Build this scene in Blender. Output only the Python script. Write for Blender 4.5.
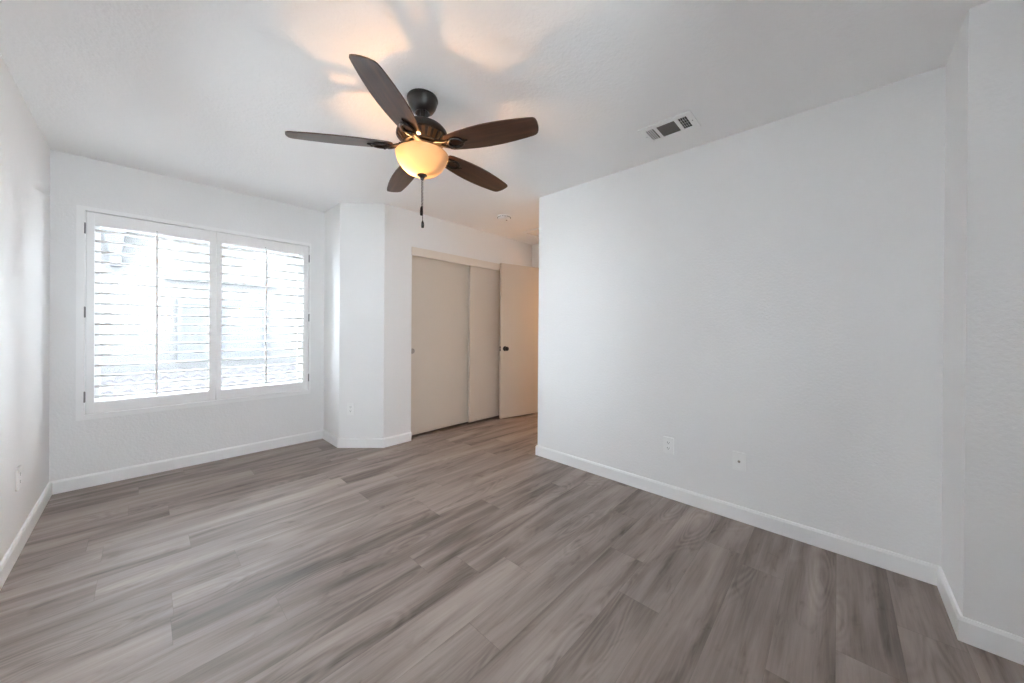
import bpy, bmesh, math, random
from mathutils import Vector, Matrix
R = math.radians
rnd = random.Random(7)
for o in list(bpy.data.objects):
    bpy.data.objects.remove(o, do_unlink=True)
SC = bpy.context.scene
COL = SC.collection

# ------------------------------------------------------------------ camera
cam_d = bpy.data.cameras.new('camera')
cam_d.sensor_fit = 'HORIZONTAL'; cam_d.sensor_width = 36.0
cam_d.lens = 347.118 / 1024 * 36.0
cam_d.shift_x = (512 - 512.2143) / 1024
cam_d.shift_y = -(341.5 - 329.7515) / 1024
cam_d.clip_start = 0.02; cam_d.clip_end = 200
cam = bpy.data.objects.new('camera', cam_d); COL.objects.link(cam)
yaw, pitch, roll = R(46.7858), R(0.1358), R(-0.379)
cam.matrix_world = (Matrix.Translation((0, 0, 1.1943)) @ Matrix.Rotation(-yaw, 4, 'Z')
                    @ Matrix.Rotation(math.pi / 2 - pitch, 4, 'X') @ Matrix.Rotation(-roll, 4, 'Z'))
SC.camera = cam

# ------------------------------------------------------------------ sky, sun, exposure
SKY = 14.5
world = bpy.data.worlds.new('sky'); SC.world = world; world.use_nodes = True
wn = world.node_tree; wn.nodes.clear()
w_out = wn.nodes.new('ShaderNodeOutputWorld'); w_bg = wn.nodes.new('ShaderNodeBackground')
w_bg.inputs['Color'].default_value = (0.825, 0.895, 1.0, 1); w_bg.inputs['Strength'].default_value = SKY
wn.links.new(w_bg.outputs[0], w_out.inputs[0])

def lamp(name, kind, loc, energy, col, **kw):
    d = bpy.data.lights.new(name, kind); d.energy = energy; d.color = col
    for k, v in kw.items(): setattr(d, k, v)
    o = bpy.data.objects.new(name, d); COL.objects.link(o); o.location = loc
    return o
HALL_W, BULB_W = 15.0, 5.4
WARM = (1.0, 0.53, 0.22)
hall_lamp = lamp('hall_lamp', 'POINT', (4.60, 2.80, 1.50), HALL_W, (1.0, 0.56, 0.26), shadow_soft_size=0.12)

vs = SC.view_settings
SC.display_settings.display_device = 'sRGB'
vs.view_transform = 'Standard'; vs.look = 'None'; vs.gamma = 1.0; vs.use_curve_mapping = False
vs.exposure = 0.97
cy = SC.cycles
cy.use_denoising = True
cy.max_bounces = 16; cy.diffuse_bounces = 10; cy.glossy_bounces = 4; cy.transmission_bounces = 8; cy.transparent_max_bounces = 16
cy.sample_clamp_indirect = 30.0; cy.caustics_reflective = False; cy.caustics_refractive = False

# ------------------------------------------------------------------ materials
def mat(name, col, rough=0.5, metal=0.0, spec=0.5, bump=None, vary=None):
    """procedural principled material; bump=(scale, distance); vary=(scale, amount)"""
    m = bpy.data.materials.new(name); m.use_nodes = True
    n = m.node_tree.nodes; l = m.node_tree.links
    p = n['Principled BSDF']
    p.inputs['Base Color'].default_value = (*col, 1); p.inputs['Roughness'].default_value = rough
    p.inputs['Metallic'].default_value = metal; p.inputs['Specular IOR Level'].default_value = spec
    tc = n.new('ShaderNodeTexCoord')
    if vary:
        nz = n.new('ShaderNodeTexNoise'); nz.inputs['Scale'].default_value = vary[0]; nz.inputs['Detail'].default_value = 3
        l.new(tc.outputs['Object'], nz.inputs['Vector'])
        mx = n.new('ShaderNodeMix'); mx.data_type = 'RGBA'
        mx.inputs[6].default_value = (*[c * (1 - vary[1]) for c in col], 1)
        mx.inputs[7].default_value = (*[min(1, c * (1 + vary[1])) for c in col], 1)
        l.new(nz.outputs['Fac'], mx.inputs[0]); l.new(mx.outputs[2], p.inputs['Base Color'])
    if bump:
        nz = n.new('ShaderNodeTexNoise'); nz.inputs['Scale'].default_value = bump[0]; nz.inputs['Detail'].default_value = 2
        l.new(tc.outputs['Object'], nz.inputs['Vector'])
        b = n.new('ShaderNodeBump'); b.inputs['Strength'].default_value = 1.0; b.inputs['Distance'].default_value = bump[1]
        l.new(nz.outputs['Fac'], b.inputs['Height']); l.new(b.outputs['Normal'], p.inputs['Normal'])
    return m

M = {}
M['wall'] = mat('white_wall_paint', (0.865, 0.86, 0.855), 0.6, bump=(75, 0.0016), vary=(3, 0.01))
M['ceiling'] = mat('white_ceiling_texture', (0.91, 0.905, 0.90), 0.8, bump=(60, 0.0022), vary=(3, 0.01))
M['trim'] = mat('white_semigloss_trim', (0.91, 0.91, 0.905), 0.35, vary=(8, 0.01))
M['door'] = mat('cream_door_paint', (0.66, 0.59, 0.51), 0.45, vary=(4, 0.015))
M['cream_trim'] = mat('cream_fascia_paint', (0.80, 0.735, 0.66), 0.45, vary=(6, 0.01))
M['shutter'] = mat('white_shutter_lacquer', (0.93, 0.925, 0.92), 0.35, vary=(10, 0.01))
M['plastic'] = mat('white_plastic', (0.90, 0.90, 0.89), 0.35, vary=(30, 0.01))
M['slot'] = mat('dark_socket_slot', (0.05, 0.05, 0.05), 0.6, vary=(80, 0.1))
M['hinge'] = mat('dull_nickel_hinge', (0.28, 0.28, 0.28), 0.4, metal=1.0, vary=(60, 0.1))
M['nickel'] = mat('brushed_nickel', (0.42, 0.38, 0.34), 0.3, metal=1.0, vary=(80, 0.08))
M['bronze'] = mat('oil_rubbed_bronze', (0.020, 0.016, 0.014), 0.36, metal=0.2, spec=0.5, vary=(40, 0.15))
M['bronze_hi'] = mat('brushed_bronze', (0.17, 0.10, 0.055), 0.35, metal=0.8, vary=(60, 0.15))
M['black'] = mat('black_metal', (0.012, 0.011, 0.010), 0.35, metal=0.4, vary=(60, 0.1))
M['vent_dark'] = mat('dark_duct', (0.008, 0.007, 0.006), 0.8, vary=(40, 0.1))
M['damper'] = mat('grey_damper_blade', (0.10, 0.088, 0.072), 0.5, vary=(120, 0.1))
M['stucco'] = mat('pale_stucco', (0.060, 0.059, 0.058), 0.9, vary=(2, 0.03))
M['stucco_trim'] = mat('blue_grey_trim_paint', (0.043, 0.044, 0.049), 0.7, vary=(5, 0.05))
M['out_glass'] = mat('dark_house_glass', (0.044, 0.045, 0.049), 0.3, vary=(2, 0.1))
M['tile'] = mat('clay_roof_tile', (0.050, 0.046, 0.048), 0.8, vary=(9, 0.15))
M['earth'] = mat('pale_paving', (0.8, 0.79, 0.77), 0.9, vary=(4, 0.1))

def m_glass():
    m = bpy.data.materials.new('clear_window_glass'); m.use_nodes = True
    n = m.node_tree.nodes; l = m.node_tree.links; n.clear()
    o = n.new('ShaderNodeOutputMaterial'); mx = n.new('ShaderNodeMixShader'); t = n.new('ShaderNodeBsdfTransparent')
    g = n.new('ShaderNodeBsdfGlossy'); f = n.new('ShaderNodeFresnel')
    t.inputs[0].default_value = (0.96, 0.98, 0.97, 1); g.inputs['Roughness'].default_value = 0.02; f.inputs[0].default_value = 1.3
    l.new(f.outputs[0], mx.inputs[0]); l.new(t.outputs[0], mx.inputs[1]); l.new(g.outputs[0], mx.inputs[2]); l.new(mx.outputs[0], o.inputs[0])
    return m
M['glass'] = m_glass()

def m_bowl():
    """frosted amber glass bowl: lets the bulbs' light through and softens it"""
    m = bpy.data.materials.new('frosted_amber_glass'); m.use_nodes = True
    n = m.node_tree.nodes; l = m.node_tree.links; n.clear()
    o = n.new('ShaderNodeOutputMaterial'); mx = n.new('ShaderNodeMixShader'); t = n.new('ShaderNodeBsdfTranslucent')
    d = n.new('ShaderNodeBsdfPrincipled')
    tc = n.new('ShaderNodeTexCoord'); nz = n.new('ShaderNodeTexNoise'); nz.inputs['Scale'].default_value = 14
    cr = n.new('ShaderNodeMix'); cr.data_type = 'RGBA'
    cr.inputs[6].default_value = (0.47, 0.42, 0.34, 1); cr.inputs[7].default_value = (0.53, 0.475, 0.39, 1)
    l.new(tc.outputs['Object'], nz.inputs['Vector']); l.new(nz.outputs['Fac'], cr.inputs[0])
    l.new(cr.outputs[2], t.inputs[0])
    d.inputs['Base Color'].default_value = (0.85, 0.70, 0.48, 1); d.inputs['Roughness'].default_value = 0.3
    mx.inputs[0].default_value = 0.35
    l.new(t.outputs[0], mx.inputs[1]); l.new(d.outputs[0], mx.inputs[2]); l.new(mx.outputs[0], o.inputs[0])
    return m
M['bowl'] = m_bowl()

def m_bulb():
    m = bpy.data.materials.new('lit_bulb'); m.use_nodes = True
    n = m.node_tree.nodes; l = m.node_tree.links; n.clear()
    o = n.new('ShaderNodeOutputMaterial'); e = n.new('ShaderNodeEmission'); t = n.new('ShaderNodeBsdfTransparent'); mx = n.new('ShaderNodeMixShader'); mx.inputs[0].default_value = 0.25
    e.inputs[0].default_value = (1.0, 0.75, 0.42, 1); e.inputs[1].default_value = 12
    l.new(t.outputs[0], mx.inputs[1]); l.new(e.outputs[0], mx.inputs[2]); l.new(mx.outputs[0], o.inputs[0]); return m
M['bulb'] = m_bulb()

def m_blade():
    m = bpy.data.materials.new('dark_walnut_blade'); m.use_nodes = True
    n = m.node_tree.nodes; l = m.node_tree.links; p = n['Principled BSDF']
    tc = n.new('ShaderNodeTexCoord'); mp = n.new('ShaderNodeMapping'); mp.inputs['Scale'].default_value = (2.5, 40, 40)
    nz = n.new('ShaderNodeTexNoise'); nz.inputs['Scale'].default_value = 1.5; nz.inputs['Detail'].default_value = 5
    cr = n.new('ShaderNodeValToRGB')
    cr.color_ramp.elements[0].position = 0.3; cr.color_ramp.elements[0].color = (0.030, 0.015, 0.010, 1)
    cr.color_ramp.elements[1].position = 0.75; cr.color_ramp.elements[1].color = (0.115, 0.047, 0.024, 1)
    l.new(tc.outputs['Object'], mp.inputs['Vector']); l.new(mp.outputs[0], nz.inputs['Vector'])
    l.new(nz.outputs['Fac'], cr.inputs[0]); l.new(cr.outputs[0], p.inputs['Base Color'])
    p.inputs['Roughness'].default_value = 0.32; p.inputs['Specular IOR Level'].default_value = 0.8
    return m
M['blade'] = m_blade()

def m_floor():
    """vinyl planks running along X: a tone per plank, long streaks, cathedral grain, thin seams"""
    PW, PL = 0.181, 1.22
    m = bpy.data.materials.new('grey_vinyl_plank'); m.use_nodes = True
    n = m.node_tree.nodes; l = m.node_tree.links; p = n['Principled BSDF']
    def math_(op, a, b=None, c=None):
        k = n.new('ShaderNodeMath'); k.operation = op
        for i, v in enumerate((a, b, c)):
            if v is None: continue
            if isinstance(v, (int, float)): k.inputs[i].default_value = v
            else: l.new(v, k.inputs[i])
        return k.outputs[0]
    def comb(x, y, z=0.0):
        k = n.new('ShaderNodeCombineXYZ')
        for i, v in enumerate((x, y, z)):
            if isinstance(v, (int, float)): k.inputs[i].default_value = v
            else: l.new(v, k.inputs[i])
        return k.outputs[0]
    def white(v):
        k = n.new('ShaderNodeTexWhiteNoise'); k.noise_dimensions = '2D'; l.new(v, k.inputs['Vector']); return k.outputs['Value']
    def noise(v, sc, det=3, rough=0.5, dist=0.0):
        k = n.new('ShaderNodeTexNoise'); k.inputs['Scale'].default_value = sc; k.inputs['Detail'].default_value = det
        k.inputs['Roughness'].default_value = rough; k.inputs['Distortion'].default_value = dist
        l.new(v, k.inputs['Vector']); return k.outputs['Fac']
    def ramp(v, a, b):
        k = n.new('ShaderNodeMapRange'); l.new(v, k.inputs[0]); k.inputs[1].default_value = a; k.inputs[2].default_value = b
        return k.outputs[0]
    tc = n.new('ShaderNodeTexCoord'); sp = n.new('ShaderNodeSeparateXYZ'); l.new(tc.outputs['Object'], sp.inputs[0])
    X, Y = sp.outputs[0], sp.outputs[1]
    row = math_('FLOOR', math_('DIVIDE', Y, PW)); fy = math_('FRACT', math_('DIVIDE', Y, PW))
    off = math_('MULTIPLY', white(comb(row, 3.7)), 7.3)
    u = math_('ADD', math_('DIVIDE', X, PL), off)
    idx = math_('FLOOR', u); fx = math_('FRACT', u)
    tone = white(comb(row, idx)); tone2 = white(comb(math_('ADD', row, 31.3), idx))
    sh = math_('MULTIPLY', tone2, 37.0)
    # broad streaks, wider dark patches and fine grain, each plank cut from its own board
    st = noise(comb(math_('ADD', math_('MULTIPLY', X, 0.85), sh), math_('ADD', math_('MULTIPLY', Y, 7.0), sh)), 1.0, 2, 0.5, 1.1)
    st2 = noise(comb(math_('ADD', math_('MULTIPLY', X, 1.8), sh), math_('ADD', math_('MULTIPLY', Y, 27.0), sh)), 1.0, 3, 0.55, 0.5)
    blot = noise(comb(math_('ADD', math_('MULTIPLY', X, 3.2), sh), math_('ADD', math_('MULTIPLY', Y, 11.0), sh), 4.0), 1.0, 3, 0.6, 1.4)
    fine = noise(comb(math_('ADD', math_('MULTIPLY', X, 5.0), sh), math_('MULTIPLY', Y, 110.0)), 1.0, 4, 0.65)
    arch = noise(comb(math_('ADD', math_('MULTIPLY', X, 1.4), sh), math_('MULTIPLY', Y, 6.5), sh), 1.0, 1, 0.4)
    rings = math_('SINE', math_('MULTIPLY', arch, 120.0))
    mask = ramp(arch, 0.52, 0.64)
    v = math_('ADD', math_('MULTIPLY', ramp(st, 0.25, 0.70), 0.55), math_('MULTIPLY', tone, 0.12))
    v = math_('ADD', v, math_('MULTIPLY', math_('SUBTRACT', st2, 0.5), 0.35))
    v = math_('ADD', v, math_('MULTIPLY', math_('SUBTRACT', fine, 0.5), 0.38))
    v = math_('ADD', v, math_('MULTIPLY', math_('MULTIPLY', rings, mask), 0.07))
    v = math_('SUBTRACT', math_('ADD', v, 0.08), math_('MULTIPLY', ramp(blot, 0.57, 0.78), 0.22))
    cr = n.new('ShaderNodeValToRGB'); e = cr.color_ramp.elements
    e[0].position = 0.05; e[0].color = (0.098, 0.074, 0.063, 1)
    e[1].position = 0.95; e[1].color = (0.47, 0.395, 0.355, 1)
    k = e.new(0.5); k.color = (0.302, 0.246, 0.218, 1)
    l.new(v, cr.inputs[0])
    ey = math_('MINIMUM', fy, math_('SUBTRACT', 1.0, fy)); ex = math_('MINIMUM', fx, math_('SUBTRACT', 1.0, fx))
    sy = math_('LESS_THAN', ey, 0.0045); sx = math_('LESS_THAN', ex, 0.0009)
    seam = math_('MAXIMUM', sy, sx)
    mx = n.new('ShaderNodeMix'); mx.data_type = 'RGBA'; mx.inputs[7].default_value = (0.075, 0.06, 0.052, 1)
    l.new(math_('MULTIPLY', seam, 0.32), mx.inputs[0]); l.new(cr.outputs[0], mx.inputs[6]); l.new(mx.outputs[2], p.inputs['Base Color'])
    l.new(math_('ADD', 0.40, math_('MULTIPLY', fine, 0.12)), p.inputs['Roughness'])
    p.inputs['Specular IOR Level'].default_value = 0.45
    b = n.new('ShaderNodeBump'); b.inputs['Distance'].default_value = 0.0006; b.inputs['Strength'].default_value = 0.6
    l.new(math_('SUBTRACT', fine, seam), b.inputs['Height']); l.new(b.outputs[0], p.inputs['Normal'])
    return m
M['floor'] = m_floor()

# ------------------------------------------------------------------ mesh helpers
def box(bm, x0, x1, y0, y1, z0, z1, bev=0.0, mi=0):
    vs_ = [bm.verts.new((x, y, z)) for z in (z0, z1) for y in (y0, y1) for x in (x0, x1)]
    fs = [bm.faces.new([vs_[i] for i in q]) for q in ((0, 2, 3, 1), (4, 5, 7, 6), (0, 1, 5, 4), (2, 6, 7, 3), (0, 4, 6, 2), (1, 3, 7, 5))]
    for f in fs: f.material_index = mi
    if bev > 0:
        es = list({e for f in fs for e in f.edges})
        bmesh.ops.bevel(bm, geom=es, offset=bev, segments=2, affect='EDGES', profile=0.7)
    return vs_

def prism(bm, pts, z0, z1):
    a = [bm.verts.new((x, y, z0)) for x, y in pts]; b = [bm.verts.new((x, y, z1)) for x, y in pts]
    n = len(pts)
    bm.faces.new(a[::-1]); bm.faces.new(b)
    for i in range(n): bm.faces.new((a[i], a[(i + 1) % n], b[(i + 1) % n], b[i]))

def lathe(bm, prof, seg=48, c=(0, 0), axis='Z', smooth=True):
    """surface of revolution from (radius, height) pairs, closed where radius is 0"""
    rings = []
    for r, z in prof:
        if r < 1e-6: rings.append([bm.verts.new((c[0], c[1], z))])
        else: rings.append([bm.verts.new((c[0] + r * math.cos(2 * math.pi * i / seg), c[1] + r * math.sin(2 * math.pi * i / seg), z)) for i in range(seg)])
    for a, b in zip(rings, rings[1:]):
        if len(a) == 1 and len(b) == 1: continue
        for i in range(seg):
            j = (i + 1) % seg
            if len(a) == 1: f = bm.faces.new((a[0], b[i], b[j]))
            elif len(b) == 1: f = bm.faces.new((a[i], b[0], a[j]))
            else: f = bm.faces.new((a[i], b[i], b[j], a[j]))
            f.smooth = smooth

def tube(bm, pts, r, seg=10, closed=False):
    pts = [Vector(p) for p in pts]; rings = []
    n = len(pts)
    for i, p in enumerate(pts):
        if closed: t = pts[(i + 1) % n] - pts[i - 1]
        else: t = pts[min(i + 1, n - 1)] - pts[max(i - 1, 0)]
        t.normalize()
        up = Vector((0, 0, 1)) if abs(t.z) < 0.9 else Vector((1, 0, 0))
        a = t.cross(up).normalized(); b = t.cross(a).normalized()
        rr = r[i] if isinstance(r, (list, tuple)) else r
        rings.append([bm.verts.new(p + rr * (math.cos(2 * math.pi * k / seg) * a + math.sin(2 * math.pi * k / seg) * b)) for k in range(seg)])
    m = n if closed else n - 1
    for i in range(m):
        A, B = rings[i], rings[(i + 1) % n]
        for k in range(seg):
            f = bm.faces.new((A[k], A[(k + 1) % seg], B[(k + 1) % seg], B[k])); f.smooth = True
    if not closed:
        bm.faces.new(rings[0][::-1]); bm.faces.new(rings[-1])

def ring(b, o, i, y0, y1):
    (ox0, ox1, oz0, oz1), (ix0, ix1, iz0, iz1) = o, i
    out = [(ox0, oz0), (ox1, oz0), (ox1, oz1), (ox0, oz1)]; inn = [(ix0, iz0), (ix1, iz0), (ix1, iz1), (ix0, iz1)]
    V = [[b.verts.new((x, y, z)) for x, z in pts] for y in (y0, y1) for pts in (out, inn)]
    for k in range(4):
        j = (k + 1) % 4
        b.faces.new((V[0][k], V[0][j], V[1][j], V[1][k])); b.faces.new((V[2][k], V[3][k], V[3][j], V[2][j]))
        b.faces.new((V[0][k], V[2][k], V[2][j], V[0][j])); b.faces.new((V[1][k], V[1][j], V[3][j], V[3][k]))
def obj(name, bm, m, parent=None, loc=None, rot=None, kind=None, mats=None, sharp=None):
    bmesh.ops.recalc_face_normals(bm, faces=bm.faces)
    me = bpy.data.meshes.new(name); bm.to_mesh(me); bm.free()
    for k in (mats or [m]): me.materials.append(k)
    o = bpy.data.objects.new(name, me); COL.objects.link(o)
    if parent: o.parent = parent
    if loc: o.location = loc
    if rot: o.rotation_euler = rot
    if kind: o['kind'] = kind
    if sharp:
        me.set_sharp_from_angle(angle=R(sharp))
    return o
def new(): return bmesh.new()
def tag(o, label, cat, group=None):
    o['label'] = label; o['category'] = cat
    if group: o['group'] = group
    return o
def thing(name, label, cat, loc=(0, 0, 0), rot=(0, 0, 0), group=None):
    o = bpy.data.objects.new(name, None); COL.objects.link(o); o.empty_display_size = 0.1
    o.location = loc; o.rotation_euler = rot
    return tag(o, label, cat, group)
def struct(name, fill, m):
    bm = new(); fill(bm); return obj(name, bm, m, kind='structure')

# ------------------------------------------------------------------ room shell
H = 2.44
XL, YW, XR, YN = -0.4503, 4.0584, 2.5715, 2.0756      # left wall, window wall, right wall, end of right wall
YS, XS = -0.3591, 2.1796                              # step in the right wall
XB, YB, XD, YC = 1.3435, 3.6266, 1.6526, 3.3111       # jog beside the window, diagonal, closet wall
XH = 3.94                                             # wall with the hall doorway
XO0, XO1 = 1.958, 3.74                                # closet opening
YBK = -0.78
T = 0.12
DY0, DY1, DZ = 2.40, 3.215, 2.065                     # hall doorway
WX0, WX1, WZ0, WZ1 = -0.266, 1.158, 0.585, 2.000       # window opening

struct('floor', lambda b: box(b, XL - T, 5.4, YBK - T, YW + T, -0.12, 0), M['floor'])
struct('ceiling', lambda b: box(b, XL - T, 5.4, YBK - T, YW + T, H, H + 0.14), M['ceiling'])
BY0, BY1, BZ0, BZ1 = 1.94, 2.36, 1.16, 1.86          # added window, unseen in the left wall, lets in extra fill daylight
def f(b):
    box(b, XL - T, XL, YBK - T, BY0, 0, H); box(b, XL - T, XL, BY1, YW + T, 0, H)
    box(b, XL - T, XL, BY0, BY1, 0, BZ0); box(b, XL - T, XL, BY0, BY1, BZ1, H)
struct('wall_left', f, M['wall'])
def f(b):
    box(b, XL, WX0, YW, YW + T, 0, H); box(b, WX1, XB + T, YW, YW + T, 0, H)
    box(b, WX0, WX1, YW, YW + T, 0, WZ0); box(b, WX0, WX1, YW, YW + T, WZ1, H)
struct('wall_far', f, M['wall'])
struct('wall_jog', lambda b: prism(b, [(XB, YW), (XB, YB), (XB + T, YB + 0.05), (XB + T, YW)], 0, H), M['wall'])
struct('wall_diagonal', lambda b: prism(b, [(XB, YB), (XD, YC), (XD + 0.05, YC + T), (XB + T, YB + 0.05)], 0, H), M['wall'])
def f(b):
    prism(b, [(XD, YC), (XO0, YC), (XO0, YC + T), (XD + 0.05, YC + T)], 0, H)
    box(b, XO0, XO1, YC, YC + T, 2.03, H); box(b, XO1, XH, YC, YC + T, 0, H)
struct('wall_closet', f, M['wall'])
struct('wall_closet_back', lambda b: box(b, XB + T, XH, YW, YW + T, 0, H), M['wall'])
def f(b):
    box(b, XH, XH + T, YN - T, DY0, 0, H); box(b, XH, XH + T, DY1, YW + T, 0, H); box(b, XH, XH + T, DY0, DY1, DZ, H)
struct('wall_hall', f, M['wall'])
struct('wall_nook', lambda b: box(b, XR + T, XH, YN - T, YN, 0, H), M['wall'])
struct('wall_right', lambda b: box(b, XR, XR + T, YS, YN, 0, H), M['wall'])
struct('wall_step', lambda b: box(b, XS, XR + T, YS - T, YS, 0, H), M['wall'])
struct('wall_near', lambda b: box(b, XS, XS + T, YBK - T, YS - T, 0, H), M['wall'])
BX0, BX1, CZ0, CZ1 = -0.36, 0.44, 1.04, 2.06          # invented window behind the photographer, put in to even out the brightness
def f(b):
    box(b, XL, BX0, YBK - T, YBK, 0, H); box(b, BX1, XS, YBK - T, YBK, 0, H)
    box(b, BX0, BX1, YBK - T, YBK, 0, CZ0); box(b, BX0, BX1, YBK - T, YBK, CZ1, H)
struct('wall_back', f, M['wall'])
struct('wall_hall_end', lambda b: box(b, 5.28, 5.4, 1.3, YW + T, 0, H), M['wall'])
struct('wall_hall_side', lambda b: box(b, XH + T, 5.28, 1.3, 1.42, 0, H), M['wall'])
struct('wall_hall_far', lambda b: box(b, XH + T, 5.28, YW, YW + T, 0, H), M['wall'])
struct('wall_hall_near', lambda b: box(b, XH, XH + T, 1.3, YN - T, 0, H), M['wall'])

# baseboards: one moulded strip per wall, mitred where two meet
BB, BH = 0.014, 0.092
def baseboard(name, pts):
    """pts: (x, y) along the wall face, room on the left-hand side of the run; ends may carry a mitre point"""
    (ax, ay), (bx, by), (cx, cy), (dx, dy) = pts     # face start, face end, room-side end, room-side start
    bm = new()
    lo = [(ax, ay), (bx, by), (cx, cy), (dx, dy)]
    k = 0.55
    def mix(p, q): return (p[0] + (q[0] - p[0]) * k, p[1] + (q[1] - p[1]) * k)
    c2, d2 = mix((bx, by), (cx, cy)), mix((ax, ay), (dx, dy))
    sec = []
    for (w, r, r2) in (((ax, ay), (dx, dy), d2), ((bx, by), (cx, cy), c2)):
        sec.append([bm.verts.new(v) for v in ((*w, 0), (*r, 0), (*r, BH - 0.012), (*r2, BH), (*w, BH))])
    for i in range(5): bm.faces.new((sec[0][i], sec[0][(i + 1) % 5], sec[1][(i + 1) % 5], sec[1][i]))
    bm.faces.new(sec[0][::-1]); bm.faces.new(sec[1])
    return obj(name, bm, M['trim'], kind='structure')
tq = BB * math.tan(R(22.5))
baseboard('baseboard_left', [(XL, YBK), (XL, YW), (XL + BB, YW - BB), (XL + BB, YBK)])
baseboard('baseboard_far', [(XL, YW), (XB, YW), (XB - BB, YW - BB), (XL + BB, YW - BB)])
baseboard('baseboard_jog', [(XB, YW), (XB, YB), (XB - BB, YB - tq), (XB - BB, YW - BB)])
baseboard('baseboard_diagonal', [(XB, YB), (XD, YC), (XD - tq, YC - BB), (XB - BB, YB - tq)])
baseboard('baseboard_closet', [(XD, YC), (XO0, YC), (XO0, YC - BB), (XD - tq, YC - BB)])
baseboard('baseboard_nook', [(XH, YN), (XR, YN), (XR - BB, YN + BB), (XH, YN + BB)])
baseboard('baseboard_right', [(XR, YN), (XR, YS), (XR - BB, YS + BB), (XR - BB, YN + BB)])
baseboard('baseboard_step', [(XR, YS), (XS, YS), (XS - BB, YS + BB), (XR - BB, YS + BB)])
baseboard('baseboard_near', [(XS, YS), (XS, YBK), (XS - BB, YBK), (XS - BB, YS + BB)])

# closet header fascia, hall door jamb
def f(b):
    box(b, XO0 - 0.004, XO1, YC - 0.010, YC + 0.008, 1.972, 2.062, bev=0.003)
    box(b, XO0, XO1, YC + 0.008, YC + 0.10, 2.000, 2.030)
struct('trim_1', f, M['cream_trim'])
def f(b):
    box(b, XH - 0.012, XH + T + 0.012, DY1 - 0.018, DY1, 0, DZ); box(b, XH - 0.012, XH + T + 0.012, DY0, DY0 + 0.018, 0, DZ)
    box(b, XH - 0.012, XH + T + 0.012, DY0 + 0.018, DY1 - 0.018, DZ - 0.018, DZ)
struct('trim_2', f, M['trim'])

# ------------------------------------------------------------------ doors
def sliding_door(name, x0, x1, y0, pull):
    bm = new(); box(bm, x0, x1, y0, y0 + 0.032, 0.030, 1.995, bev=0.002)
    d = obj(name, bm, M['door'], kind='structure')
    if pull:
        bm = new(); lathe(bm, [(0, 0.006), (0.006, 0.0045), (0.014, 0.003), (0.019, 0.004), (0.023, 0.008), (0.027, 0.0085), (0.029, 0.005), (0.029, -0.001)], 32)
        obj('recessed_pull', bm, M['nickel'], d, (pull, y0, 0.947), (R(90), 0, 0))
    return d
sliding_door('door_1', XO0 + 0.004, 2.86, YC + 0.058, XO0 + 0.044)
sliding_door('door_2', 2.777, XO1 - 0.004, YC + 0.012, None)

# hall door, standing open in front of the closet end
HX, HY, DW = 3.945, 3.195, 0.745
bm = new(); box(bm, 0, DW, -0.0175, 0.0175, 0.020, 2.055, bev=0.002)
d3 = obj('door_3', bm, M['door'], kind='structure')
d3.location = (HX - 0.012, HY - 0.12, 0); d3.rotation_euler = (0, 0, R(180 - 11.5))
# knob, rose and latch on the free edge (local -x is the free edge after the turn)
def knob(side):
    bm = new()
    lathe(bm, [(0, 0), (0.030, 0), (0.033, 0.004), (0.030, 0.008), (0.014, 0.011), (0.011, 0.022), (0.016, 0.032), (0.026, 0.040), (0.029, 0.050), (0.025, 0.060), (0.012, 0.065), (0, 0.066)], 32)
    return obj('door_knob', bm, M['black'], d3, (DW - 0.062, side * 0.0175, 0.935), (R(90) if side < 0 else R(-90), 0, 0))
knob(1); knob(-1)
bm = new(); box(bm, DW - 0.001, DW + 0.0015, -0.012, 0.012, 0.905, 0.965)
lt = obj('latch_plate', bm, M['black'], d3)
bm = new(); box(bm, DW + 0.0015, DW + 0.010, -0.006, 0.006, 0.927, 0.943, bev=0.002)
obj('latch_bolt', bm, M['nickel'], lt)
bm = new()
for z in (0.22, 1.04, 1.84): box(bm, -0.006, 0.004, -0.024, -0.016, z - 0.045, z + 0.045, bev=0.002)
obj('hinge', bm, M['black'], d3)

# ------------------------------------------------------------------ window and shutters
bm = new()
FY0, FY1 = YW + 0.075, YW + 0.118
ring(bm, (WX0, WX1, WZ0, WZ1), (WX0 + 0.04, WX1 - 0.04, WZ0 + 0.04, WZ1 - 0.04), FY0, FY1)
box(bm, 0.425, 0.465, FY0 + 0.001, FY1 - 0.001, WZ0 + 0.04, WZ1 - 0.04)
win = obj('window_1', bm, M['trim'], kind='structure')
for x0, x1, y in ((WX0 + 0.04, 0.425, FY0 + 0.02), (0.465, WX1 - 0.04, FY0 + 0.028)):
    bm = new(); box(bm, x0, x1, y, y + 0.004, WZ0 + 0.04, WZ1 - 0.04)
    obj('pane', bm, M['glass'], win)

bm = new()
ring(bm, (BY0, BY1, BZ0, BZ1), (BY0 + 0.045, BY1 - 0.045, BZ0 + 0.045, BZ1 - 0.045), -0.022, 0.022)
box(bm, 2.135, 2.165, -0.021, 0.021, BZ0 + 0.045, BZ1 - 0.045)
added_win_left = obj('added_window_left', bm, M['trim'], kind='structure')  # frame of the added side window, there only for its light
for a, b_ in ((BY0 + 0.045, 2.135), (2.165, BY1 - 0.045)):
    bm = new(); box(bm, a, b_, -0.002, 0.002, BZ0 + 0.045, BZ1 - 0.045)
    obj('pane', bm, M['glass'], added_win_left)
added_win_left.matrix_world = Matrix.Translation((XL - 0.09, 0, 0)) @ Matrix.Rotation(R(90), 4, 'Z')

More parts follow.
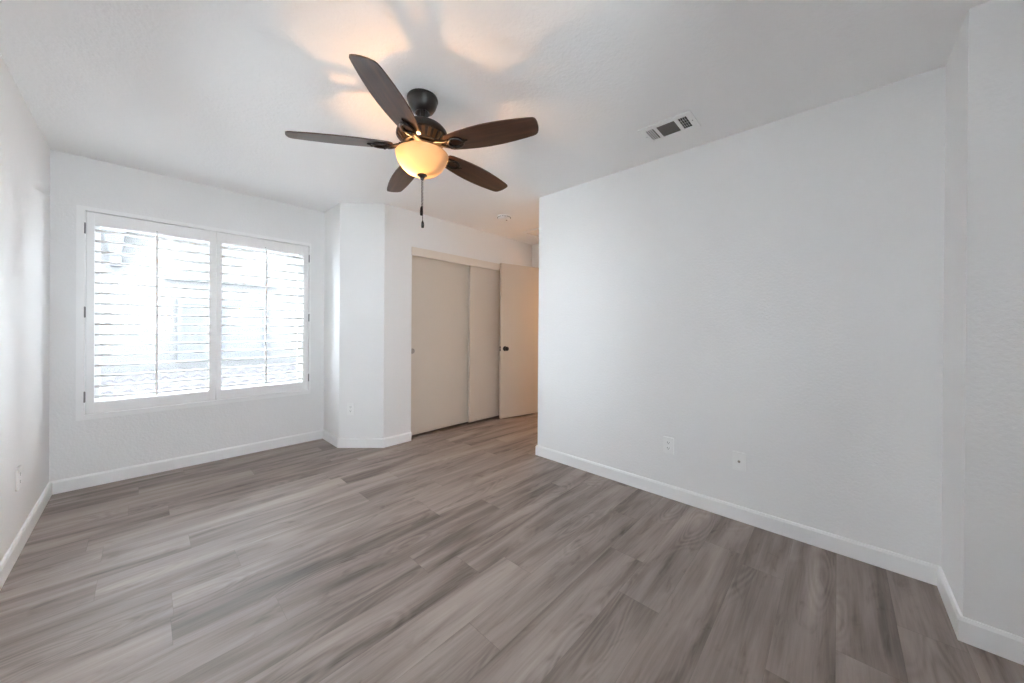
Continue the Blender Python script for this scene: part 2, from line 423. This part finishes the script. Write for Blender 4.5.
bm = new()
ring(bm, (BX0, BX1, CZ0, CZ1), (BX0 + 0.045, BX1 - 0.045, CZ0 + 0.045, CZ1 - 0.045), YBK - T, YBK - 0.075)
box(bm, 0.025, 0.055, YBK - T + 0.001, YBK - 0.076, CZ0 + 0.045, CZ1 - 0.045)
added_win_back = obj('added_window_back', bm, M['trim'], kind='structure')  # made-up rear window, added as a fill light source
for a, b_ in ((BX0 + 0.045, 0.025), (0.055, BX1 - 0.045)):
    bm = new(); box(bm, a, b_, YBK - 0.10, YBK - 0.096, CZ0 + 0.045, CZ1 - 0.045)
    obj('pane', bm, M['glass'], added_win_back)

# moulded shutter frame around the opening
FX0, FX1, FZ0, FZ1 = -0.331, 1.204, 0.505, 2.073
PX0, PX1, PZ0, PZ1 = -0.291, 1.184, 0.542, 2.040
bm = new()
ring(bm, (FX0, FX1, FZ0, FZ1), (PX0, PX1, PZ0, PZ1), YW - 0.036, YW)
ring(bm, (FX0 + 0.008, FX1 - 0.006, FZ0 + 0.008, FZ1 - 0.008), (PX0, PX1, PZ0, PZ1), YW - 0.046, YW - 0.036)
obj('trim_3', bm, M['shutter'], kind='structure')

YP0, YP1 = YW - 0.040, YW - 0.011       # panel thickness
GAP = 0.445
def shutter(x0, x1, sl, sr, hinge_x, label):
    """louvred panel between x0 and x1; sl, sr are the widths of its two stiles"""
    root = thing('plantation_shutter', label, 'shutter', ((x0 + x1) / 2, (YP0 + YP1) / 2, PZ0), group='plantation shutters on the window')
    O = Vector(root.location)
    def add(name, bm, m, parent=root, loc=(0, 0, 0)):
        bmesh.ops.translate(bm, verts=bm.verts, vec=-O if parent is root else (0, 0, 0))
        return obj(name, bm, m, parent, loc)
    g = 0.004
    gl, gr = (0.007, 0.0012) if hinge_x == x0 else (0.0012, 0.006)
    z0, z1 = PZ0 + g, PZ1 - g
    lz0, lz1 = 0.630, 1.944
    bm = new(); box(bm, x0 + gl, x0 + sl, YP0, YP1, z0, z1, bev=0.002); add('stile', bm, M['shutter'])
    bm = new(); box(bm, x1 - sr, x1 - gr, YP0, YP1, z0, z1, bev=0.002); add('stile', bm, M['shutter'])
    bm = new(); box(bm, x0 + sl, x1 - sr, YP0 + 0.001, YP1 - 0.001, z0, lz0, bev=0.0015); add('bottom_rail', bm, M['shutter'])
    bm = new(); box(bm, x0 + sl, x1 - sr, YP0 + 0.001, YP1 - 0.001, lz1, z1, bev=0.0015); add('top_rail', bm, M['shutter'])
    n = 17; pitch_ = (lz1 - lz0) / n
    proto = None
    W, TH = 0.086, 0.016
    for k in range(n):
        z = lz0 + pitch_ * (k + 0.5)
        if proto is None:
            bm = new()
            half = (x1 - sr - x0 - sl) / 2 - 0.002
            prof = [(W / 2 * math.cos(a), TH / 2 * math.copysign(abs(math.sin(a)) ** 0.8, math.sin(a))) for a in [2 * math.pi * i / 20 for i in range(20)]]
            A = [bm.verts.new((-half, p, q)) for p, q in prof]; B = [bm.verts.new((half, p, q)) for p, q in prof]
            for i in range(20):
                fc = bm.faces.new((A[i], A[(i + 1) % 20], B[(i + 1) % 20], B[i])); fc.smooth = True
            bm.faces.new(A[::-1]); bm.faces.new(B)
            proto = obj('louver', bm, M['shutter'], root); o = proto
        else:
            o = proto.copy(); COL.objects.link(o); o.parent = root
        o.location = Vector(((x0 + sl + x1 - sr) / 2, (YP0 + YP1) / 2, z)) - O
        o.rotation_euler = (R(LOUVER_TILT), 0, 0)
    # tilt rod on the room side of the louvers, with the little mouse hole above it
    xr = (x0 + sl + x1 - sr) / 2
    yr = (YP0 + YP1) / 2 - W / 2 - 0.006
    bm = new(); box(bm, xr - 0.0075, xr + 0.0075, yr - 0.006, yr + 0.004, lz0 + 0.012, lz1 - 0.012, bev=0.003); rod = add('tilt_rod', bm, M['shutter'])
    bm = new()
    for k in range(n):
        z = lz0 + pitch_ * (k + 0.5); box(bm, xr - 0.0012, xr + 0.0012, yr + 0.003, yr + 0.009, z - 0.003, z + 0.003)
    bmesh.ops.translate(bm, verts=bm.verts, vec=-O)
    obj('staple', bm, M['hinge'], rod)['kind'] = 'stuff'
    bm = new(); lathe(bm, [(0, 0.002), (0.0035, 0.002), (0.004, 0)], 12)
    obj('rod_notch', bm, M['hinge'], root, Vector((xr, YP0 + 0.001, lz1 + 0.016)) - O, (R(90), 0, 0))
    for z in (1.911, 1.297, 0.675):
        bm = new(); box(bm, hinge_x - 0.005, hinge_x + 0.005, YP0 - 0.006, YP0 + 0.004, z - 0.036, z + 0.036, bev=0.002)
        lathe(bm, [(0, z - 0.041), (0.0045, z - 0.039), (0.0045, z + 0.039), (0, z + 0.041)], 10, c=(hinge_x, YP0 - 0.004))
        add('hinge', bm, M['hinge'])
LOUVER_TILT = 0.0
shutter(PX0, GAP, 0.046, 0.046, PX0, 'white louvered shutter panel on the window, hinged on the side by the left wall')
shutter(GAP, PX1, 0.038, 0.053, PX1, 'white louvered shutter panel on the window, hinged on the side nearest the angled wall')

# ------------------------------------------------------------------ house opposite
nh = thing('neighbouring_house', 'sunlit pale house with a small window, seen washed out through the shutters', 'house', (1.0, 9.0, -2.9))
def part(name, bm, m, parent=nh):
    bmesh.ops.translate(bm, verts=bm.verts, vec=-nh.location); return obj(name, bm, m, parent)
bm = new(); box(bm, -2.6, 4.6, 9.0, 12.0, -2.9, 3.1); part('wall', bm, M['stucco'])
bm = new()
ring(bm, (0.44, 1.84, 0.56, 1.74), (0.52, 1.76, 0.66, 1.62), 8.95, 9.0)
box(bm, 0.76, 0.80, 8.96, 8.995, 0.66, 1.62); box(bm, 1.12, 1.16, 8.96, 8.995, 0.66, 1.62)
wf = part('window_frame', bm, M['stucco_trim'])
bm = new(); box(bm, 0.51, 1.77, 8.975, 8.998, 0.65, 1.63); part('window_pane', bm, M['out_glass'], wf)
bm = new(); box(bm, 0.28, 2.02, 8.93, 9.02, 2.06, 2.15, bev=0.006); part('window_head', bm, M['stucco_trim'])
bm = new()
def frustum(b, t, q):          # (x0, x1, y0, z) top and bottom, back on the wall plane
    V = [b.verts.new(p) for (x0, x1, y0, z) in (t, q) for p in ((x0, y0, z), (x1, y0, z), (x1, 9.0, z), (x0, 9.0, z))]
    for k in ((0, 1, 2, 3), (7, 6, 5, 4), (0, 4, 5, 1), (1, 5, 6, 2), (2, 6, 7, 3), (3, 7, 4, 0)): b.faces.new([V[i] for i in k])
frustum(bm, (-0.50, -0.18, 8.62, 2.98), (-0.375, -0.255, 8.86, 2.36))
frustum(bm, (-0.385, -0.245, 8.84, 2.36), (-0.375, -0.255, 8.85, 2.21))
part('eave_bracket', bm, M['stucco_trim'])
# upper roof with its overhang
bm = new()
v = [bm.verts.new(p) for p in ((-3.0, 8.80, 2.98), (5.0, 8.80, 2.98), (5.0, 10.6, 3.70), (-3.0, 10.6, 3.70), (-3.0, 8.80, 3.14), (5.0, 8.80, 3.14), (5.0, 10.6, 3.86), (-3.0, 10.6, 3.86))]
for q in ((0, 1, 2, 3), (4, 7, 6, 5), (0, 4, 5, 1), (2, 6, 7, 3), (1, 5, 6, 2), (0, 3, 7, 4)): bm.faces.new([v[i] for i in q])
part('roof', bm, M['tile'])
# lower tiled roof below the window: rows of barrel tiles over a sloping deck
bm = new()
v = [bm.verts.new(p) for p in ((-2.8, 7.6, 0.02), (4.8, 7.6, 0.02), (4.8, 9.0, 0.38), (-2.8, 9.0, 0.38), (-2.8, 7.6, -0.1), (4.8, 7.6, -0.1), (4.8, 9.0, 0.26), (-2.8, 9.0, 0.26))]
for q in ((0, 1, 2, 3), (4, 7, 6, 5), (0, 4, 5, 1), (2, 6, 7, 3), (1, 5, 6, 2), (0, 3, 7, 4)): bm.faces.new([v[i] for i in q])
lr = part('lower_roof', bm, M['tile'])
bm = new()
NX = 260
for row in range(3):                                   # overlapping courses of wavy tiles, each with a thick lower edge
    y0 = 7.56 + row * 0.47; y1 = y0 + 0.52
    za = 0.08 + (y0 - 7.6) * 0.257; zb = 0.045 + (y1 - 7.6) * 0.257
    L_ = []
    for i in range(NX + 1):
        x = -2.75 + i * 7.5 / NX; w_ = 0.032 * math.sin(2 * math.pi * x / 0.21)
        L_.append((bm.verts.new((x, y0, za - 0.03 + w_)), bm.verts.new((x, y0, za + w_)), bm.verts.new((x, y1, zb + w_))))
    for a, b_ in zip(L_, L_[1:]):
        for k in (0, 1):
            fc = bm.faces.new((a[k], b_[k], b_[k + 1], a[k + 1])); fc.smooth = k == 1
part('roof_tiles', bm, M['tile'], lr)['kind'] = 'stuff'
struct('ground', lambda b: box(b, -40, 40, -40, 40, -3.1, -2.9), M['earth'])

# ------------------------------------------------------------------ ceiling fan
FXc, FYc = 1.035, 1.650
fan = thing('ceiling_fan', 'dark bronze ceiling fan with five walnut blades and a lit amber glass bowl', 'ceiling fan', (FXc, FYc, H))
def fz(prof): return [(r, z - H) for r, z in prof]
bm = new(); lathe(bm, fz([(0, 2.44), (0.080, 2.44), (0.082, 2.434), (0.082, 2.427), (0.078, 2.423), (0.077, 2.412), (0.071, 2.393), (0.059, 2.374), (0.044, 2.362), (0.039, 2.359), (0.033, 2.362), (0.026, 2.374), (0, 2.38)]))
can = obj('canopy', bm, M['bronze'], fan, sharp=40)
bm = new(); lathe(bm, fz([(0, 2.378), (0.0135, 2.378), (0.0135, 2.31), (0, 2.31)]), 24); lathe(bm, fz([(0.0, 2.325), (0.024, 2.325), (0.026, 2.318), (0.026, 2.30), (0, 2.295)]), 24)
obj('downrod', bm, M['bronze'], fan, sharp=40)
bm = new()
lathe(bm, fz([(0, 2.305), (0.040, 2.304), (0.062, 2.300), (0.092, 2.290), (0.116, 2.275), (0.131, 2.258), (0.136, 2.243), (0.137, 2.230), (0.132, 2.224), (0.124, 2.223), (0, 2.223)]), 64)
mot = obj('motor_housing', bm, M['bronze'], fan, sharp=40)
bm = new()
lathe(bm, fz([(0, 2.224), (0.121, 2.224), (0.119, 2.219), (0.100, 2.196), (0.095, 2.193), (0.095, 2.186), (0.0, 2.186)]), 64)
nb = len(bm.faces)
for k in range(24):     # ribs of the vent ring
    a = 2 * math.pi * k / 24
    d_ = Vector((math.cos(a), math.sin(a), 0)); s_ = Vector((-math.sin(a), math.cos(a), 0))
    P = []
    for (r, z) in ((0.130, 2.224 - H), (0.103, 2.190 - H), (0.099, 2.196 - H), (0.119, 2.224 - H)):
        for sgn in (-1, 1): P.append(bm.verts.new(d_ * r + s_ * sgn * (0.0085 if r > 0.11 else 0.0065) + Vector((0, 0, z))))
    for q in ((0, 1, 3, 2), (2, 3, 5, 4), (4, 5, 7, 6), (6, 7, 1, 0), (0, 2, 4, 6), (1, 7, 5, 3)): bm.faces.new([P[i] for i in q])
bm.faces.ensure_lookup_table()
for q in bm.faces[nb:]: q.material_index = 1
obj('vent_ring', bm, None, mot, sharp=30, mats=[M['bronze'], M['bronze_hi']])
bm = new(); lathe(bm, fz([(0, 2.186), (0.076, 2.186), (0.078, 2.183), (0.078, 2.176), (0.072, 2.172), (0.046, 2.168), (0.036, 2.150), (0.034, 2.146), (0.030, 2.139), (0, 2.136)]), 48)
for k in (126, 306):
    d_ = Vector((math.cos(R(k)), math.sin(R(k)), 0))
    tube(bm, [d_ * 0.02 + Vector((0, 0, 2.143 - H)), d_ * 0.054 + Vector((0, 0, 2.143 - H))], 0.006, 8)
fit_ = obj('light_fitter', bm, M['bronze'], fan, sharp=40)
bm = new(); lathe(bm, fz([(0, 2.138), (0.008, 2.138), (0.008, 2.03), (0, 2.03)]), 16)
obj('centre_stem', bm, M['bronze_hi'], fit_)

BLZ = 2.172
def outline():
    """blade outline: (along, across), rounded slanted tip and narrower root"""
    up = [(0.150, 0.030), (0.158, 0.044), (0.175, 0.052), (0.24, 0.0620), (0.31, 0.0700), (0.38, 0.0735), (0.45, 0.0725), (0.52, 0.0675), (0.58, 0.0610), (0.618, 0.0555), (0.634, 0.0510), (0.644, 0.0430), (0.651, 0.0300), (0.656, 0.0150)]
    dn = [(0.659, -0.002), (0.660, -0.020), (0.658, -0.036), (0.654, -0.045), (0.645, -0.0505), (0.625, -0.0545), (0.58, -0.0610), (0.52, -0.0675), (0.45, -0.0725), (0.38, -0.0735), (0.31, -0.0700), (0.24, -0.0620), (0.175, -0.052), (0.158, -0.044), (0.150, -0.030)]
    return up + dn
def blade():
    bm = new(); pts = outline(); th = 0.006
    a = [bm.verts.new((x, y, -th / 2)) for x, y in pts]; b = [bm.verts.new((x, y, th / 2)) for x, y in pts]
    n = len(pts); bm.faces.new(a[::-1]); bm.faces.new(b)
    for i in range(n): bm.faces.new((a[i], a[(i + 1) % n], b[(i + 1) % n], b[i]))
    return bm
def iron():
    """bracket under the blade root: arm from the motor, open oval loop, three screws"""
    bm = new()
    for s in (-1, 1):
        tube(bm, [(0.075, s * 0.012, 0.012), (0.105, s * 0.014, 0.008), (0.135, s * 0.016, -0.002), (0.160, s * 0.020, -0.009), (0.178, s * 0.027, -0.010)], [0.008, 0.0075, 0.007, 0.0065, 0.006], 8)
    box(bm, 0.070, 0.120, -0.020, 0.020, 0.004, 0.014, bev=0.003)
    lp = [(0.212 + 0.040 * math.cos(t), 0.029 * math.sin(t), -0.009) for t in [2 * math.pi * i / 28 for i in range(28)]]
    tube(bm, lp, 0.0075, 8, closed=True)
    tube(bm, [(0.245, 0, -0.008), (0.265, 0, -0.007), (0.280, 0, -0.005)], [0.0075, 0.006, 0.004], 8)
    for x, y in ((0.196, 0.026), (0.196, -0.026), (0.258, 0)):
        lathe(bm, [(0, -0.0195), (0.0045, -0.0185), (0.0065, -0.0155), (0.0065, -0.003), (0, -0.003)], 14, c=(x, y))
    return bm
A0 = 147.0; PITCH = 12.0; DROOP = 1.6
first = None
for k in range(5):
    if first is None:
        bl = obj('blade', blade(), M['blade'], fan)
        ir = obj('blade_arm', iron(), M['bronze'], bl, sharp=50); first = (bl, ir)
    else:
        bl = first[0].copy(); COL.objects.link(bl); bl.parent = fan
        ir = first[1].copy(); COL.objects.link(ir); ir.parent = bl
    bl.matrix_local = (Matrix.Translation((0, 0, BLZ - H)) @ Matrix.Rotation(R(A0 - 72 * k), 4, 'Z')
                       @ Matrix.Rotation(R(DROOP), 4, 'Y') @ Matrix.Rotation(R(-PITCH), 4, 'X'))

# glass bowl (a shell with thickness), finial, bulbs, pull chains
outer = [(0.137, 2.136), (0.140, 2.132), (0.138, 2.126), (0.134, 2.110), (0.125, 2.088), (0.109, 2.064), (0.086, 2.043), (0.058, 2.030), (0.030, 2.025), (0.010, 2.024)]
inner = [(r - 0.0035 if r > 0.02 else r, z + 0.0035 if z < 2.13 else z) for r, z in outer][::-1]
bm = new(); lathe(bm, fz(outer + inner[:-1] + [(0.133, 2.136), (0.137, 2.136)]), 64)
bmesh.ops.remove_doubles(bm, verts=bm.verts, dist=1e-5)
bowl = obj('light_bowl', bm, M['bowl'], fan)
bm = new(); lathe(bm, fz([(0, 2.032), (0.010, 2.032), (0.026, 2.026), (0.027, 2.021), (0.018, 2.016), (0.011, 2.010), (0.011, 2.004), (0.007, 1.998), (0, 1.996)]), 24)
obj('finial', bm, M['bronze'], fan, sharp=40)
for ang, lit in ((126, True), (306, False)):          # one of the two bulbs is out
    c = (0.050 * math.cos(R(ang)), 0.050 * math.sin(R(ang)))
    bm = new(); lathe(bm, fz([(0, 2.050), (0.007, 2.053), (0.014, 2.063), (0.016, 2.074), (0.012, 2.090), (0.010, 2.100), (0, 2.100)]), 20, c=c)
    bu = obj('bulb', bm, M['bulb'] if lit else M['plastic'], fan)
    bm = new(); lathe(bm, fz([(0, 2.100), (0.012, 2.100), (0.012, 2.139), (0, 2.139)]), 16, c=c)
    obj('bulb_socket', bm, M['plastic'], bu)
    if lit:
        bu.data.materials[0] = M['bulb']
        lamp('fan_bulb', 'POINT', (FXc + c[0], FYc + c[1], 2.078), BULB_W, WARM, shadow_soft_size=0.007)
# chains
def chain(x, y, z0, z1, fob):
    bm = new()
    n = int((z0 - z1) / 0.0075)
    for i in range(n):
        z = z0 - (i + 0.5) * (z0 - z1) / n
        lathe(bm, [(0, z + 0.0032 - H), (0.0024, z + 0.0016 - H), (0.0024, z - 0.0016 - H), (0, z - 0.0032 - H)], 8, c=(x, y))
    tube(bm, [(x, y, z0 - H), (x, y, z1 - H)], 0.0009, 6)
    ch = obj('pull_chain', bm, M['bronze'], fan)
    bm = new(); z = z1
    lathe(bm, fz([(0, z + 0.002), (0.004, z), (0.0075, z - 0.010), (0.0085, z - fob * 0.6), (0.0075, z - fob * 0.95), (0, z - fob)]), 16, c=(x, y))
    obj('chain_fob', bm, M['black'], ch)
chain(-0.0045, -0.0030, 2.000, 1.853, 0.050)
chain(0.0055, 0.0020, 2.000, 1.778, 0.038)

# ------------------------------------------------------------------ things on the ceiling
sd = thing('smoke_detector', 'round white smoke detector on the ceiling before the closet', 'smoke detector', (2.735, 2.705, H))
bm = new(); lathe(bm, [(0, 0), (0.075, 0), (0.077, -0.003), (0.077, -0.010), (0.072, -0.012), (0.068, -0.012)], 48); lathe(bm, [(0.070, -0.010), (0.070, -0.022), (0.062, -0.034), (0.030, -0.040), (0, -0.041)], 48)
obj('body', bm, M['plastic'], sd, sharp=40)
bm = new(); lathe(bm, [(0, -0.0425), (0.008, -0.0425), (0.009, -0.040), (0, -0.038)], 20, c=(0.025, -0.015)); obj('test_button', bm, M['damper'], sd)
bm = new()
for k in range(24):
    a = 2 * math.pi * k / 24; x, y = 0.0705 * math.cos(a), 0.0705 * math.sin(a)
    box(bm, x - 0.0035, x + 0.0035, y - 0.0035, y + 0.0035, -0.020, -0.014)
obj('sounder_slots', bm, M['slot'], sd)['kind'] = 'stuff'

# supply register: plate with three openings
rg = thing('ceiling_vent', 'white three-section air vent on the ceiling above the right wall', 'vent', (2.218, 0.752, H))
def rbox(bm, x0, x1, y0, y1, z0, z1, bev=0): box(bm, x0 - 2.218, x1 - 2.218, y0 - 0.752, y1 - 0.752, z0, z1, bev)
gx0, gx1 = 2.151, 2.287
secs = [(0.652, 0.699), (0.719, 0.824), (0.842, 0.889)]
px0, px1, py0, py1 = 2.112, 2.322, 0.618, 0.922
bm = new()
rbox(bm, px0, gx0, py0, py1, -0.007, 0); rbox(bm, gx1, px1, py0, py1, -0.007, 0)
ys = [py0] + [v for s in secs for v in s] + [py1]
for i in range(0, 8, 2): rbox(bm, gx0, gx1, ys[i], ys[i + 1], -0.007, 0)
obj('face_plate', bm, M['plastic'], rg)
bm = new(); rbox(bm, gx0 - 0.004, gx1 + 0.004, 0.648, 0.893, -0.0015, 0.0); obj('duct_opening', bm, M['vent_dark'], rg)
bm = new(); rbox(bm, gx0, gx1, 0.719, 0.824, -0.004, -0.0018); obj('damper', bm, M['damper'], rg)
for s in (secs[0], secs[2]):
    for k in range(3):
        y = s[0] + (k + 1) * (s[1] - s[0]) / 4
        bm = new(); w_ = 0.0008 if s is secs[0] else 0.0030
        rbox(bm, gx0, gx1, y - w_, y + w_, -0.0068, -0.0060); obj('fin', bm, M['plastic'], rg)
for k in range(3):
    x = gx0 + (k + 1) * (gx1 - gx0) / 4
    bm = new(); rbox(bm, x - 0.0007, x + 0.0007, secs[0][0], secs[0][1], -0.0068, -0.0060); obj('fin', bm, M['plastic'], rg)
for y in (0.635, 0.905):
    bm = new(); lathe(bm, [(0, -0.0085), (0.003, -0.0082), (0.004, -0.007), (0, -0.0065)], 12, c=(0, y - 0.752))
    obj('screw', bm, M['hinge'], rg)

ha = thing('attic_hatch', 'flush white attic hatch in the ceiling above the open hall door', 'hatch', (3.61, 2.66, H))
bm = new(); ring2 = [(-0.28, 0.28, -0.29, 0.29), (-0.262, 0.262, -0.272, 0.272)]
for a in ((-0.28, 0.28, -0.29, -0.268), (-0.28, 0.28, 0.268, 0.29), (-0.28, -0.258, -0.268, 0.268), (0.258, 0.28, -0.268, 0.268)):
    box(bm, a[0], a[1], a[2], a[3], -0.016, 0, bev=0.002)
obj('hatch_frame', bm, M['ceiling'], ha)
bm = new(); box(bm, -0.252, 0.252, -0.262, 0.262, -0.006, 0); obj('hatch_panel', bm, M['ceiling'], ha)

# ------------------------------------------------------------------ wall plates
def plate_base(root, w=0.071, h=0.116):
    bm = new(); box(bm, -w / 2, w / 2, -0.0095, 0, -h / 2, h / 2, bev=0.0025)
    return obj('cover_plate', bm, M['plastic'], root)
def duplex(loc, rz, label):
    root = thing('wall_outlet', label, 'outlet', loc, (0, 0, rz), 'duplex outlets')
    plate_base(root)
    for s in (-1, 1):
        bm = new(); z = s * 0.0195
        pts = [(0.0165 * math.cos(a), 0.0145 * max(-0.86, min(0.86, math.sin(a))) + z) for a in [2 * math.pi * i / 28 for i in range(28)]]
        A = [bm.verts.new((x, -0.0094, zz)) for x, zz in pts]; B = [bm.verts.new((x, -0.0106, zz)) for x, zz in pts]
        bm.faces.new(A); bm.faces.new(B[::-1])
        for i in range(28): bm.faces.new((A[i], B[i], B[(i + 1) % 28], A[(i + 1) % 28]))
        rc = obj('receptacle', bm, M['plastic'], root)
        bm = new()
        box(bm, -0.0075, -0.0050, -0.0110, -0.0098, z - 0.001, z + 0.008); box(bm, 0.0050, 0.0075, -0.0110, -0.0098, z, z + 0.007)
        lathe(bm, [(0, 0.0110), (0.0026, 0.0110), (0.0026, 0.0098), (0, 0.0098)], 12)
        for v in list(bm.verts)[16:]:
            v.co = Vector((v.co.x, -v.co.z, z - 0.0055 + v.co.y))
        obj('socket_slots', bm, M['slot'], rc)
    bm = new(); lathe(bm, [(0, 0.0112), (0.0025, 0.0110), (0.0035, 0.0095), (0, 0.009)], 12)
    obj('plate_screw', bm, M['plastic'], root, (0, 0, 0), (R(90), 0, 0))
    return root
duplex((XR, 0.876, 0.372), R(-90), 'white duplex outlet low on the right wall, nearer the closet')
s_ = (XB + YB)
duplex((1.427, s_ - 1.427, 0.384), R(-45.6), 'white duplex outlet low on the angled wall beside the window')
duplex((XL, 3.14, 0.392), R(90), 'white duplex outlet low on the left wall')
cx = thing('cable_plate', 'white cable plate with one small round jack at its centre, low on the right wall', 'wall plate', (XR, 0.449, 0.372), (0, 0, R(-90)))
plate_base(cx)
bm = new(); lathe(bm, [(0, 0.014), (0.0012, 0.014), (0.0042, 0.0135), (0.0047, 0.0125), (0.0047, 0.0105), (0.0075, 0.0105), (0.0075, 0.009), (0, 0.009)], 18)
obj('cable_jack', bm, M['nickel'], cx, (0, 0, 0), (R(90), 0, 0))
for z in (-0.042, 0.042):
    bm = new(); lathe(bm, [(0, 0.0108), (0.0025, 0.0106), (0.0033, 0.0095), (0, 0.009)], 12)
    obj('plate_screw', bm, M['plastic'], cx, (0, 0, z), (R(90), 0, 0))
